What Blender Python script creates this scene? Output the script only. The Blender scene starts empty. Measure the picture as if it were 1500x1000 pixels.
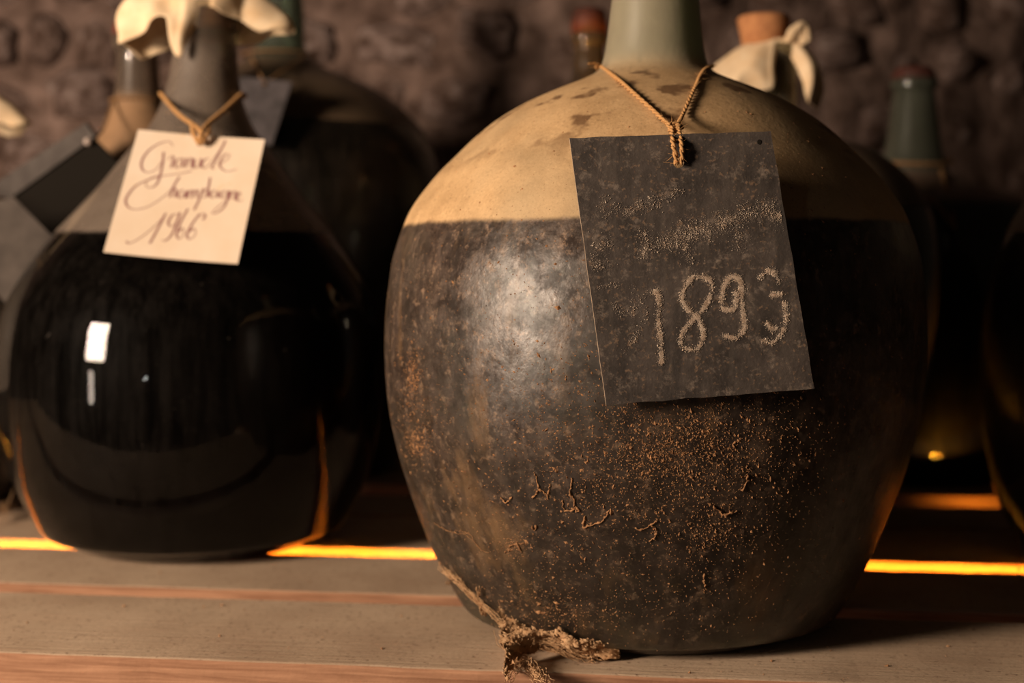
import bpy, bmesh, math, random
from mathutils import Vector, Matrix, noise
from mathutils.bvhtree import BVHTree

R = math.radians
random.seed(7)
SC = bpy.context.scene
COL = SC.collection

# ------------------------------------------------------------------ camera
FPX = 2083.33                       # 50 mm on a 36 mm sensor, 1500 px frame
CAMZ = 0.23                         # lens height over the shelf top
PITCH = math.atan(100 / FPX)
cam_d = bpy.data.cameras.new('camera')
cam = bpy.data.objects.new('camera', cam_d)
COL.objects.link(cam)
cam.location = (0, 0, CAMZ)
cam.rotation_euler = (math.pi / 2 - PITCH, 0, 0)
cam_d.lens = 50
cam_d.sensor_width = 36
cam_d.clip_start = 0.01
cam_d.dof.use_dof = True
cam_d.dof.focus_distance = 0.775
cam_d.dof.aperture_fstop = 5.0
SC.camera = cam

# ------------------------------------------------------------------ world, lights, exposure
SC.view_settings.view_transform = 'Standard'
SC.view_settings.look = 'None'
SC.view_settings.gamma = 1
SC.view_settings.use_curve_mapping = False
SC.view_settings.exposure = 0.14
W = bpy.data.worlds.new('cellar_air')
SC.world = W
W.use_nodes = True
W.node_tree.nodes['Background'].inputs[0].default_value = (0.9, 0.62, 0.42, 1)
W.node_tree.nodes['Background'].inputs[1].default_value = 0.012


def area(name, loc, target, sx, sy, power, col):
    d = bpy.data.lights.new(name, 'AREA')
    d.shape = 'RECTANGLE'
    d.size, d.size_y, d.energy, d.color = sx, sy, power, col
    o = bpy.data.objects.new(name, d)
    COL.objects.link(o)
    o.location = loc
    o.rotation_euler = (Vector(target) - Vector(loc)).to_track_quat('-Z', 'Y').to_euler()
    return o


def bulb(name, loc, power, col, rad):
    d = bpy.data.lights.new(name, 'POINT')
    d.energy, d.color, d.shadow_soft_size = power, col, rad
    o = bpy.data.objects.new(name, d)
    COL.objects.link(o)
    o.location = loc
    return o


# daylight through the cellar doorway on the left (upper opening and the narrow lower slit)
area('doorway_light', (-1.36, 0.0, 0.52), (-0.05, 1.0, 0.22), 0.34, 0.40, 46, (1.0, 0.775, 0.585))
area('doorway_slit_light', (-1.44, 0.0, 0.08), (0.0, 1.0, 0.2), 0.10, 0.30, 2.2, (1.0, 0.82, 0.66))
# low lamp behind the photographer, near lens height
bulb('rear_bulb_light', (-0.80, -1.0, 0.17), 2.2, (1.0, 0.92, 0.84), 0.032)
# orange work lamp on the lower shelf, shining up through the gaps of the planks
ul = area('under_shelf_lamp', (0.0, 1.085, -0.085), (0.0, 1.168, -0.006), 1.9, 0.012, 5.5, (1.0, 0.38, 0.03))
ul.rotation_euler = (Matrix.Rotation(-math.atan(0.13), 3, 'Z') @ ul.rotation_euler.to_matrix()).to_euler()
ul.data.spread = R(45)
ub = area('under_shelf_small_lamp', (0.475, 1.375, -0.085), (0.475, 1.462, -0.004), 0.03, 0.012, 0.035, (1.0, 0.38, 0.03))
ub.data.spread = R(50)

# ------------------------------------------------------------------ pixel helpers
FWD = Vector((0, math.cos(PITCH), -math.sin(PITCH)))
UPV = Vector((0, math.sin(PITCH), math.cos(PITCH)))
CAM = Vector((0, 0, CAMZ))


def ray(px, py):
    return FWD + Vector((1, 0, 0)) * ((px - 750) / FPX) + UPV * ((500 - py) / FPX)


def P(px, py, depth):
    d = ray(px, py)
    return CAM + d * (depth / d.y)


def G(px, py, z=0.0):
    d = ray(px, py)
    return CAM + d * ((z - CAMZ) / d.z)


def nvec(p):
    p = Vector(p)
    return Vector((noise.noise(p), noise.noise(p + Vector((31.7, 5.1, 9.3))), noise.noise(p + Vector((4.2, 57.9, 21.4)))))


# ------------------------------------------------------------------ object helpers
def mesh_obj(name, verts, faces, mat, parent=None, smooth=True):
    me = bpy.data.meshes.new(name)
    me.from_pydata([tuple(v) for v in verts], [], faces)
    me.update()
    if smooth:
        me.polygons.foreach_set('use_smooth', [True] * len(me.polygons))
    if mat:
        me.materials.append(mat)
    o = bpy.data.objects.new(name, me)
    COL.objects.link(o)
    if parent:
        o.parent = parent
    return o


def empty(name, loc=(0, 0, 0)):
    o = bpy.data.objects.new(name, None)
    o.empty_display_size = 0.05
    COL.objects.link(o)
    o.location = loc
    return o


def tag(o, label=None, cat=None, group=None, kind=None):
    if label: o['label'] = label
    if cat: o['category'] = cat
    if group: o['group'] = group
    if kind: o['kind'] = kind
    return o


# ------------------------------------------------------------------ material helpers
class NT:
    def __init__(self, name):
        self.m = bpy.data.materials.new(name)
        self.m.use_nodes = True
        self.t = self.m.node_tree
        self.t.nodes.clear()
        self.out = self.t.nodes.new('ShaderNodeOutputMaterial')

    def n(self, typ, **kw):
        nd = self.t.nodes.new('ShaderNode' + typ)
        for k, v in kw.items():
            if k.startswith('in_'):
                key = k[3:]
                key = int(key) if key.isdigit() else key.replace('_', ' ')
                self.set(nd.inputs[key], v)
            else:
                setattr(nd, k, v)
        return nd

    def set(self, sock, v):
        if isinstance(v, bpy.types.NodeSocket):
            self.t.links.new(v, sock)
        else:
            if isinstance(v, (tuple, list)) and len(v) == 3 and sock.type == 'RGBA':
                v = (*v, 1)
            sock.default_value = v

    def coord(self, scale=(1, 1, 1), rot=(0, 0, 0), loc=(0, 0, 0)):
        c = self.n('TexCoord')
        mp = self.n('Mapping')
        self.t.links.new(c.outputs['Object'], mp.inputs['Vector'])
        mp.inputs['Scale'].default_value = scale
        mp.inputs['Rotation'].default_value = rot
        mp.inputs['Location'].default_value = loc
        return mp.outputs[0]

    def noise(self, vec, scale, detail=6, rough=0.6, dist=0.0):
        nd = self.n('TexNoise', in_Scale=scale, in_Detail=detail, in_Roughness=rough, in_Distortion=dist)
        self.t.links.new(vec, nd.inputs['Vector'])
        return nd.outputs['Fac']

    def rng(self, v, a, b, c=0.0, d=1.0, smooth=False):
        nd = self.n('MapRange', interpolation_type='SMOOTHSTEP' if smooth else 'LINEAR')
        self.set(nd.inputs['Value'], v)
        for i, x in zip((1, 2, 3, 4), (a, b, c, d)):
            self.set(nd.inputs[i], x)
        return nd.outputs[0]

    def math(self, op, a, b=0.0):
        nd = self.n('Math', operation=op)
        self.set(nd.inputs[0], a)
        self.set(nd.inputs[1], b)
        return nd.outputs[0]

    def mix(self, f, a, b):
        nd = self.n('Mix', data_type='RGBA')
        self.set(nd.inputs[0], f)
        self.set(nd.inputs[6], a)
        self.set(nd.inputs[7], b)
        return nd.outputs[2]

    def mixf(self, f, a, b):
        nd = self.n('Mix', data_type='FLOAT')
        self.set(nd.inputs[0], f)
        self.set(nd.inputs[2], a)
        self.set(nd.inputs[3], b)
        return nd.outputs[0]

    def bump(self, h, strength=0.3, dist=0.002):
        nd = self.n('Bump', in_Strength=strength, in_Distance=dist)
        self.set(nd.inputs['Height'], h)
        return nd.outputs[0]

    def bsdf(self, **kw):
        return self.n('BsdfPrincipled', **kw)

    def finish(self, sh):
        self.t.links.new(sh.outputs[0], self.out.inputs['Surface'])
        return self.m


def simple_mat(name, col, col2=None, rough=0.8, scale=40, bump=0.3, dist=0.001, spec=0.3, stretch=(1, 1, 1), lo=0.35, hi=0.65):
    t = NT(name)
    v = t.coord(stretch)
    f = t.noise(v, scale)
    c = t.mix(t.rng(f, lo, hi), col, col2 or tuple(x * 0.6 for x in col))
    b = t.bsdf(in_Base_Color=c, in_Roughness=rough, in_Normal=t.bump(f, bump, dist))
    b.inputs['Specular IOR Level'].default_value = spec
    return t.finish(b)


def wood_mat(name='wood'):
    t = NT(name)
    v = t.coord((1.2, 26, 26))
    g = t.noise(v, 9, 6, 0.65, 0.4)
    v2 = t.coord((1, 1, 1))
    big = t.noise(v2, 9, 5)
    oi = t.n('ObjectInfo')
    raw = t.mix(t.rng(g, 0.35, 0.66), (0.20, 0.095, 0.052), (0.38, 0.205, 0.12))
    dust = t.mix(t.rng(big, 0.35, 0.65), (0.42, 0.305, 0.21), (0.56, 0.425, 0.30))
    dust = t.mix(t.rng(t.noise(v2, 260, 3), 0.60, 0.72), dust, (0.18, 0.12, 0.08))
    geo = t.n('NewGeometry')
    sep = t.n('SeparateXYZ')
    t.t.links.new(geo.outputs['True Normal'], sep.inputs[0])
    up = t.rng(sep.outputs[2], 0.35, 0.9)                     # dust lies on upward faces
    up = t.math('MULTIPLY', up, t.rng(g, 0.2, 0.75, 1.0, 0.72))
    c = t.mix(up, raw, dust)
    vr = t.rng(oi.outputs['Random'], 0, 1, 0.85, 1.08)
    c2 = t.n('Mix', data_type='RGBA', blend_type='MULTIPLY')
    c2.inputs[0].default_value = 1
    t.set(c2.inputs[6], c)
    cmb = t.n('CombineColor', in_Red=vr, in_Green=vr, in_Blue=vr)
    t.t.links.new(cmb.outputs[0], c2.inputs[7])
    h = t.math('ADD', g, t.math('MULTIPLY', t.noise(v2, 300, 3), 0.3))
    b = t.bsdf(in_Base_Color=c2.outputs[2], in_Roughness=0.8, in_Normal=t.bump(h, 0.5, 0.0015))
    b.inputs['Specular IOR Level'].default_value = 0.2
    return t.finish(b)


def dusty_glass(name, glass, level, neck, a_lo, a_up, a_neck, lo1, lo2, up1, up2, neckc,
                rough_lo=0.42, rough_up=0.75, stain=0.0, ior=1.5, groff=0.02, spec=0.5, seed=0.0, clean=0.0, fade=None):
    """Glass with a film of dust: heavier above the liquid line, light through the empty glass painted in, thin on the neck."""
    t = NT(name)
    v = t.coord((1, 1, 1), loc=(seed, seed * 2, 0))
    sep = t.n('SeparateXYZ')
    t.t.links.new(t.coord(), sep.inputs[0])
    z = sep.outputs[2]
    n_mid = t.noise(v, 26, 7, 0.62)
    n_fine = t.noise(v, 330, 4, 0.6)
    n_big = t.noise(v, 8, 4, 0.5)
    streak = t.noise(t.coord((70, 70, 5), loc=(seed, 0, 0)), 2.2, 6, 0.65)
    zz = t.math('ADD', z, t.math('MULTIPLY', t.math('SUBTRACT', n_mid, 0.5), 0.006))
    lev = t.rng(zz, level - 0.0018, level + 0.0022, smooth=True)
    nk = t.rng(zz, neck - 0.012, neck + 0.010, smooth=True)
    # film density
    f_lo = t.math('MULTIPLY', t.rng(streak, 0.34, 0.66, 0.25, 1.0), t.rng(n_mid, 0.3, 0.66, 0.55, 1.0))
    if fade:                                           # film thins out towards the foot
        pat = t.noise(v, 15, 8, 0.72, 0.6)
        f_lo = t.math('MULTIPLY', t.rng(streak, 0.30, 0.66, 0.60, 1.0), t.rng(pat, 0.40, 0.58, 0.55, 1.0))
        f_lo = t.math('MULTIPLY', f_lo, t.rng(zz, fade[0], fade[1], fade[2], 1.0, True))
    f_up = t.rng(n_mid, 0.25, 0.55, 0.86, 1.0)
    al = t.math('MULTIPLY', f_lo, a_lo)
    au = t.math('MULTIPLY', f_up, a_up)
    an = t.math('MULTIPLY', t.rng(n_mid, 0.3, 0.7, 0.7, 1.0), a_neck)
    alpha = t.mixf(nk, t.mixf(lev, al, au), an)
    if clean > 0:
        alpha = t.math('MAXIMUM', alpha, t.rng(t.noise(v, 120, 2, 0.5), 0.72, 0.80, 0.0, clean))
    # dust colours; tan above the level holds painted light through the empty glass
    clo = t.mix(t.math('MULTIPLY', t.rng(streak, 0.4, 0.7), t.rng(n_big, 0.35, 0.62)), lo1, lo2)
    clo = t.mix(t.rng(n_fine, 0.60, 0.74), clo, tuple(min(1, x * 2.3) for x in lo2))
    if fade:
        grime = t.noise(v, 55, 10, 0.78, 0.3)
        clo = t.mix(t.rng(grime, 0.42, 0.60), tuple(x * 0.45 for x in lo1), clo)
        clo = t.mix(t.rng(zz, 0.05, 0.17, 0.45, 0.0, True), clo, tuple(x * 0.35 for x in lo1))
        clo = t.mix(t.rng(t.noise(v, 150, 8, 0.75), 0.55, 0.66, 0, 0.85), clo, tuple(min(1, x * 2.0) for x in lo2))
        clo = t.mix(t.rng(t.noise(t.coord((1, 1, 0.35), loc=(2, 5, 1)), 19, 6, 0.65), 0.56, 0.68, 0, 0.8), clo, (0.20, 0.115, 0.055))
    cup = t.mix(t.rng(n_mid, 0.34, 0.64), up1, up2)
    cup = t.mix(t.rng(n_fine, 0.60, 0.75, 0, 0.6), cup, tuple(x * 0.6 for x in up1))
    if fade:
        gr_ = t.noise(v, 620, 5, 0.7)
        cup = t.mix(t.rng(gr_, 0.56, 0.68, 0, 0.55), cup, tuple(x * 0.45 for x in up1))
        cup = t.mix(t.rng(gr_, 0.44, 0.32, 0, 0.45), cup, tuple(min(1, x * 1.35) for x in up2))
        cup = t.mix(t.rng(n_big, 0.46, 0.62, 0, 0.55), cup, (0.36, 0.275, 0.165))
    if stain > 0:
        st = t.math('MULTIPLY', t.rng(t.noise(v, 42, 3, 0.5), 0.57, 0.64), t.rng(z, level + 0.03, level + 0.06))
        cup = t.mix(t.math('MULTIPLY', st, stain), cup, (0.13, 0.065, 0.028))
    c = t.mix(nk, t.mix(lev, clo, cup), neckc)
    ro = t.mixf(nk, t.mixf(lev, t.mixf(t.rng(n_mid, 0.3, 0.7), rough_lo - 0.10, rough_lo + 0.12), rough_up), 0.30)
    h = t.math('ADD', t.math('MULTIPLY', n_fine, 0.5), n_mid)
    nb = t.bump(h, 0.45 if fade else 0.25, 0.0012 if fade else 0.0008)
    dust = t.bsdf(in_Base_Color=c, in_Roughness=ro, in_Normal=nb)
    dust.inputs['Specular IOR Level'].default_value = spec
    if fade:
        t.set(dust.inputs['Specular IOR Level'], t.mixf(lev, t.rng(grime, 0.40, 0.60, 0.06, 0.72), 0.25))
    gl = t.bsdf(in_Base_Color=glass, in_Roughness=groff, in_IOR=ior)
    gl.inputs['Transmission Weight'].default_value = 1
    ms = t.n('MixShader')
    t.set(ms.inputs[0], alpha)
    t.t.links.new(gl.outputs[0], ms.inputs[1])
    t.t.links.new(dust.outputs[0], ms.inputs[2])
    return t.finish(ms)


def liquid_mat(name, density, col):
    t = NT(name)
    va = t.n('VolumeAbsorption', in_Color=col, in_Density=density)
    t.t.links.new(va.outputs[0], t.out.inputs['Volume'])
    return t.m


def plain(name, col, rough=0.5, spec=0.5):
    t = NT(name)
    b = t.bsdf(in_Base_Color=col, in_Roughness=rough)
    b.inputs['Specular IOR Level'].default_value = spec
    return t.finish(b)


M = {}
M['wood'] = wood_mat()
M['twine'] = simple_mat('twine', (0.52, 0.29, 0.12), (0.40, 0.21, 0.08), 0.9, 900, 0.5, 0.0004, 0.1)
M['twine_dark'] = simple_mat('old_twine', (0.30, 0.17, 0.08), (0.2, 0.11, 0.05), 0.9, 900, 0.5, 0.0004, 0.1)
M['cloth'] = simple_mat('waxed_cloth', (0.84, 0.66, 0.44), (0.72, 0.51, 0.30), 0.75, 60, 0.4, 0.0006, 0.25)
M['cork'] = simple_mat('cork', (0.52, 0.24, 0.10), (0.38, 0.16, 0.07), 0.85, 120, 0.5, 0.001, 0.15)
M['wax'] = simple_mat('red_wax', (0.22, 0.045, 0.025), (0.13, 0.03, 0.02), 0.55, 60, 0.4, 0.001, 0.4)
M['dark_wax'] = simple_mat('dark_wax', (0.085, 0.026, 0.018), (0.05, 0.018, 0.013), 0.6, 60, 0.4, 0.001, 0.3)  # darker, browner version of the red wax
M['ink'] = plain('ink', (0.26, 0.125, 0.115), 0.8, 0.1)
M['chalk'] = simple_mat('chalk', (0.62, 0.52, 0.42), (0.45, 0.34, 0.25), 0.95, 300, 0.2, 0.0003, 0.05)
M['crumb'] = simple_mat('rust_crumbs', (0.36, 0.19, 0.09), (0.17, 0.085, 0.042), 0.95, 300, 0.3, 0.0003, 0.05)
M['web'] = simple_mat('dusty_cobweb', (0.56, 0.36, 0.20), (0.36, 0.20, 0.10), 0.95, 200, 0.5, 0.001, 0.05)
M['black'] = plain('dark_hole', (0.01, 0.008, 0.006), 0.9, 0.1)
M['dark_liquid'] = plain('brandy_dark', (0.010, 0.005, 0.003), 0.08, 0.5)
M['brandy'] = liquid_mat('brandy_amber', 150.0, (0.82, 0.44, 0.05))
M['nail'] = plain('iron_nail', (0.45, 0.36, 0.31), 0.35, 0.6)


def paper_mat():
    t = NT('paper')
    v = t.coord()
    f = t.noise(v, 22, 5)
    c = t.mix(t.rng(f, 0.35, 0.7), (0.70, 0.575, 0.45), (0.64, 0.50, 0.36))
    c = t.mix(t.rng(t.noise(v, 70, 2), 0.70, 0.78), c, (0.62, 0.40, 0.18))
    b = t.bsdf(in_Base_Color=c, in_Roughness=0.85, in_Normal=t.bump(f, 0.15, 0.001))
    b.inputs['Specular IOR Level'].default_value = 0.15
    return t.finish(b)


def slate_mat(name, base=(0.024, 0.019, 0.016), mottled=1.0):
    t = NT(name)
    v = t.coord()
    n1 = t.noise(v, 34, 8, 0.7)
    n2 = t.noise(v, 420, 4, 0.6)
    st = t.noise(t.coord((60, 60, 9)), 3.0, 5, 0.6)
    c = t.mix(t.rng(n1, 0.36, 0.66), base, tuple(x * 2.9 for x in base))
    c = t.mix(t.math('MULTIPLY', t.rng(st, 0.5, 0.66), 0.4 * mottled), c, (0.085, 0.068, 0.055))
    c = t.mix(t.math('MULTIPLY', t.rng(n2, 0.58, 0.68), 0.6 * mottled), c, (0.20, 0.125, 0.075))
    c = t.mix(t.math('MULTIPLY', t.rng(t.noise(v, 110, 9, 0.8), 0.53, 0.68), 0.8 * mottled), c, (0.21, 0.165, 0.13))
    c = t.mix(t.rng(t.noise(t.coord((1, 1, 0.3)), 30, 4, 0.5), 0.60, 0.64, 0, 0.75), c, (0.028, 0.023, 0.020))
    b = t.bsdf(in_Base_Color=c, in_Roughness=0.62, in_Normal=t.bump(t.math('ADD', n1, t.math('MULTIPLY', n2, 0.4)), 0.45, 0.0012))
    b.inputs['Specular IOR Level'].default_value = 0.35
    return t.finish(b)


M['paper'] = paper_mat()
M['slate'] = slate_mat('slate')
M['slate_edge'] = simple_mat('slate_edge', (0.42, 0.32, 0.23), (0.26, 0.19, 0.13), 0.8, 150, 0.4, 0.001)
M['slate_grey'] = simple_mat('slate_grey', (0.085, 0.072, 0.064), (0.055, 0.045, 0.04), 0.8, 60, 0.3, 0.001)


def stone_mat():
    t = NT('stone')
    oi = t.n('ObjectInfo')
    v = t.n('TexCoord').outputs['Object']
    vm = t.n('VectorMath', operation='ADD')
    t.t.links.new(v, vm.inputs[0])
    t.t.links.new(oi.outputs['Location'], vm.inputs[1])
    n1 = t.noise(vm.outputs[0], 2.8, 8, 0.70)
    r = oi.outputs['Random']
    base = t.mix(t.rng(r, 0, 1), (0.25, 0.165, 0.135), (0.45, 0.33, 0.295))
    c = t.mix(t.rng(n1, 0.42, 0.57), (0.12, 0.074, 0.056), base)
    c = t.mix(t.rng(n1, 0.56, 0.68, 0, 0.85), c, (0.52, 0.42, 0.38))
    b = t.bsdf(in_Base_Color=c, in_Roughness=0.92, in_Normal=t.bump(n1, 0.9, 0.02))
    b.inputs['Specular IOR Level'].default_value = 0.15
    return t.finish(b)


M['stone'] = stone_mat()
M['mortar'] = simple_mat('mortar', (0.26, 0.18, 0.15), (0.085, 0.054, 0.042), 0.95, 24, 0.9, 0.012, 0.1)

# ------------------------------------------------------------------ setting: wall, floor
WY = 2.02


def recede_right(x):
    """invented swing of the wall away to the right, to darken that side"""
    t = max(0.0, x - 0.05)
    return 0.60 * t * t / (t + 0.25)  # shape added for grazing light and a darker right wall


def build_wall():
    nx, nz = 240, 116
    vs, fs = [], []
    for j in range(nz + 1):
        for i in range(nx + 1):
            x = -2.4 + 4.8 * i / nx
            z = -0.75 + 2.3 * j / nz
            vs.append((x, recede_right(x) + WY + 0.022 + 0.022 * noise.noise((x * 9, z * 9, 3)) + 0.012 * noise.noise((x * 26, z * 26, 5)), z))
    for j in range(nz):
        for i in range(nx):
            a = j * (nx + 1) + i
            fs.append((a, a + 1, a + nx + 2, a + nx + 1))
    w = mesh_obj('wall_back', vs, fs, M['mortar'])
    tag(w, 'rough rubble stone cellar wall behind the bottles', 'wall', kind='structure')
    # stone variants
    variants = []
    for k in range(8):
        bm = bmesh.new()
        bmesh.ops.create_icosphere(bm, subdivisions=2, radius=1)
        for v in bm.verts:
            d = v.co.normalized()
            p = max(abs(d.x), abs(d.y), abs(d.z))
            q = d / (p ** 0.6)
            s = 1 + 0.28 * noise.noise(d * 1.7 + Vector((k * 7.1, k, 2)))+ 0.10 * noise.noise(d * 4.5 + Vector((k, 5, k * 3)))
            v.co = q * s * 0.72
        me = bpy.data.meshes.new('stone')
        bm.to_mesh(me)
        bm.free()
        me.polygons.foreach_set('use_smooth', [True] * len(me.polygons))
        me.materials.append(M['stone'])
        variants.append(me)
    rnd = random.Random(11)
    far_v, far_f = [], []
    z = -0.72
    while z < 1.5:
        h = rnd.uniform(0.055, 0.105)
        x = -2.3 + rnd.uniform(0, 0.1)
        while x < 2.3:
            wd = rnd.uniform(0.06, 0.17)
            cx, cz = x + wd / 2, z + h / 2 + rnd.uniform(-0.014, 0.014)
            sx, sz, sy = wd * 0.56, h * 0.60 * rnd.uniform(0.85, 1.1), rnd.uniform(0.03, 0.06)
            me = rnd.choice(variants)
            rot = Matrix.Rotation(rnd.uniform(-0.25, 0.25), 4, 'Y') @ Matrix.Rotation(rnd.choice((0, math.pi)), 4, 'Z')
            mat = Matrix.Translation((cx, recede_right(cx) + WY + (0.036 if cx < 0.05 else 0.052) + rnd.uniform(-0.012, 0.012), cz)) @ Matrix.Rotation(math.atan((recede_right(cx + .01) - recede_right(cx)) / .01), 4, 'Z') @ rot @ Matrix.Diagonal((sx, sy, sz, 1))
            if abs(cx) < 0.98 and 0.02 < cz < 0.72:
                o = bpy.data.objects.new('stone', me)
                COL.objects.link(o)
                o.parent = w
                o.matrix_world = mat
            else:
                b = len(far_v)
                far_v += [mat @ v.co for v in me.vertices]
                far_f += [tuple(b + i for i in p.vertices) for p in me.polygons]
            x += wd
        z += h
    o = mesh_obj('outer_stones', far_v, far_f, M['mortar'], w)
    tag(o, kind='stuff')
    # floor slab far below
    vs = [(-2.4, -1.5, -0.75), (2.4, -1.5, -0.75), (2.4, WY + 1.5, -0.75), (-2.4, WY + 0.08, -0.75)]
    vs += [(x, y, -0.80) for x, y, _ in vs]
    f = mesh_obj('floor', vs, [(0, 1, 2, 3), (7, 6, 5, 4), (0, 4, 5, 1), (1, 5, 6, 2), (2, 6, 7, 3), (3, 7, 4, 0)], M['mortar'], smooth=False)
    tag(f, 'dark earthen cellar floor under the shelf', 'floor', kind='structure')


build_wall()

# ------------------------------------------------------------------ slatted shelf
SL = 0.13                                        # the planks run askew to the picture


def rounded_box(lx, ly, lz, bev=0.0025, segs_x=40, wob=0.0, seed=0):
    bm = bmesh.new()
    bmesh.ops.create_cube(bm, size=1)
    for v in bm.verts:
        v.co = Vector((v.co.x * lx, v.co.y * ly, v.co.z * lz))
    lng = [e for e in bm.edges if abs(e.verts[0].co.x - e.verts[1].co.x) > lx * 0.5]
    bmesh.ops.subdivide_edges(bm, edges=lng, cuts=segs_x, use_grid_fill=True)
    es = [e for e in bm.edges if e.is_manifold and e.calc_face_angle(0) > 0.5]
    bmesh.ops.bevel(bm, geom=es, offset=bev, segments=2, affect='EDGES', profile=0.6)
    for v in bm.verts:
        n = noise.noise((v.co.x * 16 + seed * 5, v.co.y * 3, seed)) + 0.6 * noise.noise((v.co.x * 55, seed * 3, v.co.z * 20))
        if abs(v.co.y) > ly * 0.45:
            v.co.y += wob * n
        if v.co.z > 0 and abs(v.co.y) > ly * 0.45:
            v.co.z -= abs(wob * 0.5 * n)
    return bm


shelf = empty('slatted_shelf', (0, 1.3, 0))
bpy.context.view_layer.update()
tag(shelf, 'dusty slatted wooden shelf of planks carrying all the demijohns', 'shelf')
ang = -math.atan(SL)
cs = math.cos(ang)
PLANKS = [(0.814, 0.972, 0), (1.001, 1.134, 0), (1.168, 1.322, 0), (1.332, 1.452, 0), (1.524, 1.668, 0), (1.680, 1.80, 0), (1.812, 1.93, 0)]
for k, (u0, u1, dz) in enumerate(PLANKS):
    bm = rounded_box(3.2, (u1 - u0) * cs, 0.026, 0.0022, 160, 0.0011, k)
    me = bpy.data.meshes.new('plank')
    bm.to_mesh(me)
    bm.free()
    me.polygons.foreach_set('use_smooth', [False] * len(me.polygons))
    me.materials.append(M['wood'])
    o = bpy.data.objects.new('plank', me)
    COL.objects.link(o)
    o.parent = shelf
    o.matrix_world = Matrix.Translation((0, (u0 + u1) / 2, -0.013)) @ Matrix.Rotation(ang, 4, 'Z')
for bx in (-1.1, 0.98):
    bm = rounded_box(0.05, 1.12, 0.07, 0.003, 1)
    me = bpy.data.meshes.new('bearer'); bm.to_mesh(me); bm.free(); me.materials.append(M['wood'])
    o = bpy.data.objects.new('bearer', me); COL.objects.link(o); o.parent = shelf
    o.matrix_world = Matrix.Translation((bx, 1.375 - SL * bx, -0.061))
    for dy in (-0.52, 0.5):
        bm = rounded_box(0.06, 0.06, 0.655, 0.003, 1)
        me = bpy.data.meshes.new('post'); bm.to_mesh(me); bm.free(); me.materials.append(M['wood'])
        o = bpy.data.objects.new('post', me); COL.objects.link(o); o.parent = shelf
        o.matrix_world = Matrix.Translation((bx, 1.375 - SL * bx + dy, -0.4225))


# ------------------------------------------------------------------ lathe
def smooth_profile(pts, n):
    """monotone-ish Catmull-Rom through (r, z) points"""
    out = []
    P_ = [pts[0]] + pts + [pts[-1]]
    for i in range(1, len(P_) - 2):
        p0, p1, p2, p3 = P_[i - 1], P_[i], P_[i + 1], P_[i + 2]
        for s in range(n):
            t = s / n
            out.append(tuple(0.5 * ((2 * b) + (c - a) * t + (2 * a - 5 * b + 4 * c - d) * t * t + (3 * b - a - 3 * c + d) * t ** 3)
                             for a, b, c, d in zip(p0, p1, p2, p3)))
    out.append(pts[-1])
    return out


def lathe(prof, seg, off=None, wob=0.0, seed=0):
    vs, fs = [], []
    for r, z in prof:
        ox, oy = off(z) if off else (0, 0)
        for i in range(seg):
            a = 2 * math.pi * i / seg
            rr = r * (1 + wob * noise.noise((math.cos(a) * 1.3 + seed, math.sin(a) * 1.3, z * 7)))
            vs.append((ox + rr * math.cos(a), oy + rr * math.sin(a), z))
    m = len(prof)
    for j in range(m - 1):
        for i in range(seg):
            a, b = j * seg + i, j * seg + (i + 1) % seg
            fs.append((a, b, b + seg, a + seg))
    return vs, fs


def bottle_mesh(name, outer, seg, mat, parent, thick=0.0035, off=None, wob=0.0, seed=0, level=None):
    """closed glass shell: outer profile base->lip, then inner profile lip->base"""
    inner = []
    for r, z in reversed(outer):
        if level is not None and z < level:            # below the surface glass and liquid are in contact
            break
        inner.append((max(r - thick, 0.0004), max(z, thick * 1.6)))
    end = (0.0004, thick * 1.6)
    if level is not None:
        inner.append((inner[-1][0] + 0.0004, level))
        end = (0.0004, level)
    prof = [(0.0004, outer[0][1] + 0.003)] + outer + inner + [end]
    vs, fs = lathe(prof, seg, off, wob, seed)
    n = len(prof)
    fs.append(tuple(reversed(range(seg))))
    fs.append(tuple((n - 1) * seg + i for i in range(seg)))
    return mesh_obj(name, vs, fs, mat, parent)


def liquid_mesh(outer, level, seg, mat, parent, inset, off=None, wob=0.0, seed=0):
    prof = [(0.0004, inset * 1.9)]
    last = None
    for r, z in outer:
        if z > level:
            break
        if z >= inset * 1.9:
            prof.append((r - inset, z)); last = (r, z)
    nxt = next((p for p in outer if p[1] > level), last)
    t = 0 if nxt[1] == last[1] else (level - last[1]) / (nxt[1] - last[1])
    prof.append((last[0] + (nxt[0] - last[0]) * t - inset, level))
    prof.append((0.0004, level))
    vs, fs = lathe(prof, seg, off, wob, seed)
    n = len(prof)
    fs.append(tuple(reversed(range(seg))))
    fs.append(tuple((n - 1) * seg + i for i in range(seg)))
    return mesh_obj('liquid', vs, fs, mat, parent)


def plug(name, mat, parent, r0, r1, z0, z1, at=(0, 0), seg=28):
    prof = [(0.0003, z0), (r0, z0), (r0 + (r1 - r0) * .5, (z0 + z1) / 2), (r1, z1 - 0.003), (r1 - 0.0025, z1), (0.0003, z1)]
    vs, fs = lathe(prof, seg, lambda z: at, 0.05, r0 * 99)
    fs.append(tuple(reversed(range(seg))))
    fs.append(tuple((len(prof) - 1) * seg + i for i in range(seg)))
    return mesh_obj(name, vs, fs, mat, parent)


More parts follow.
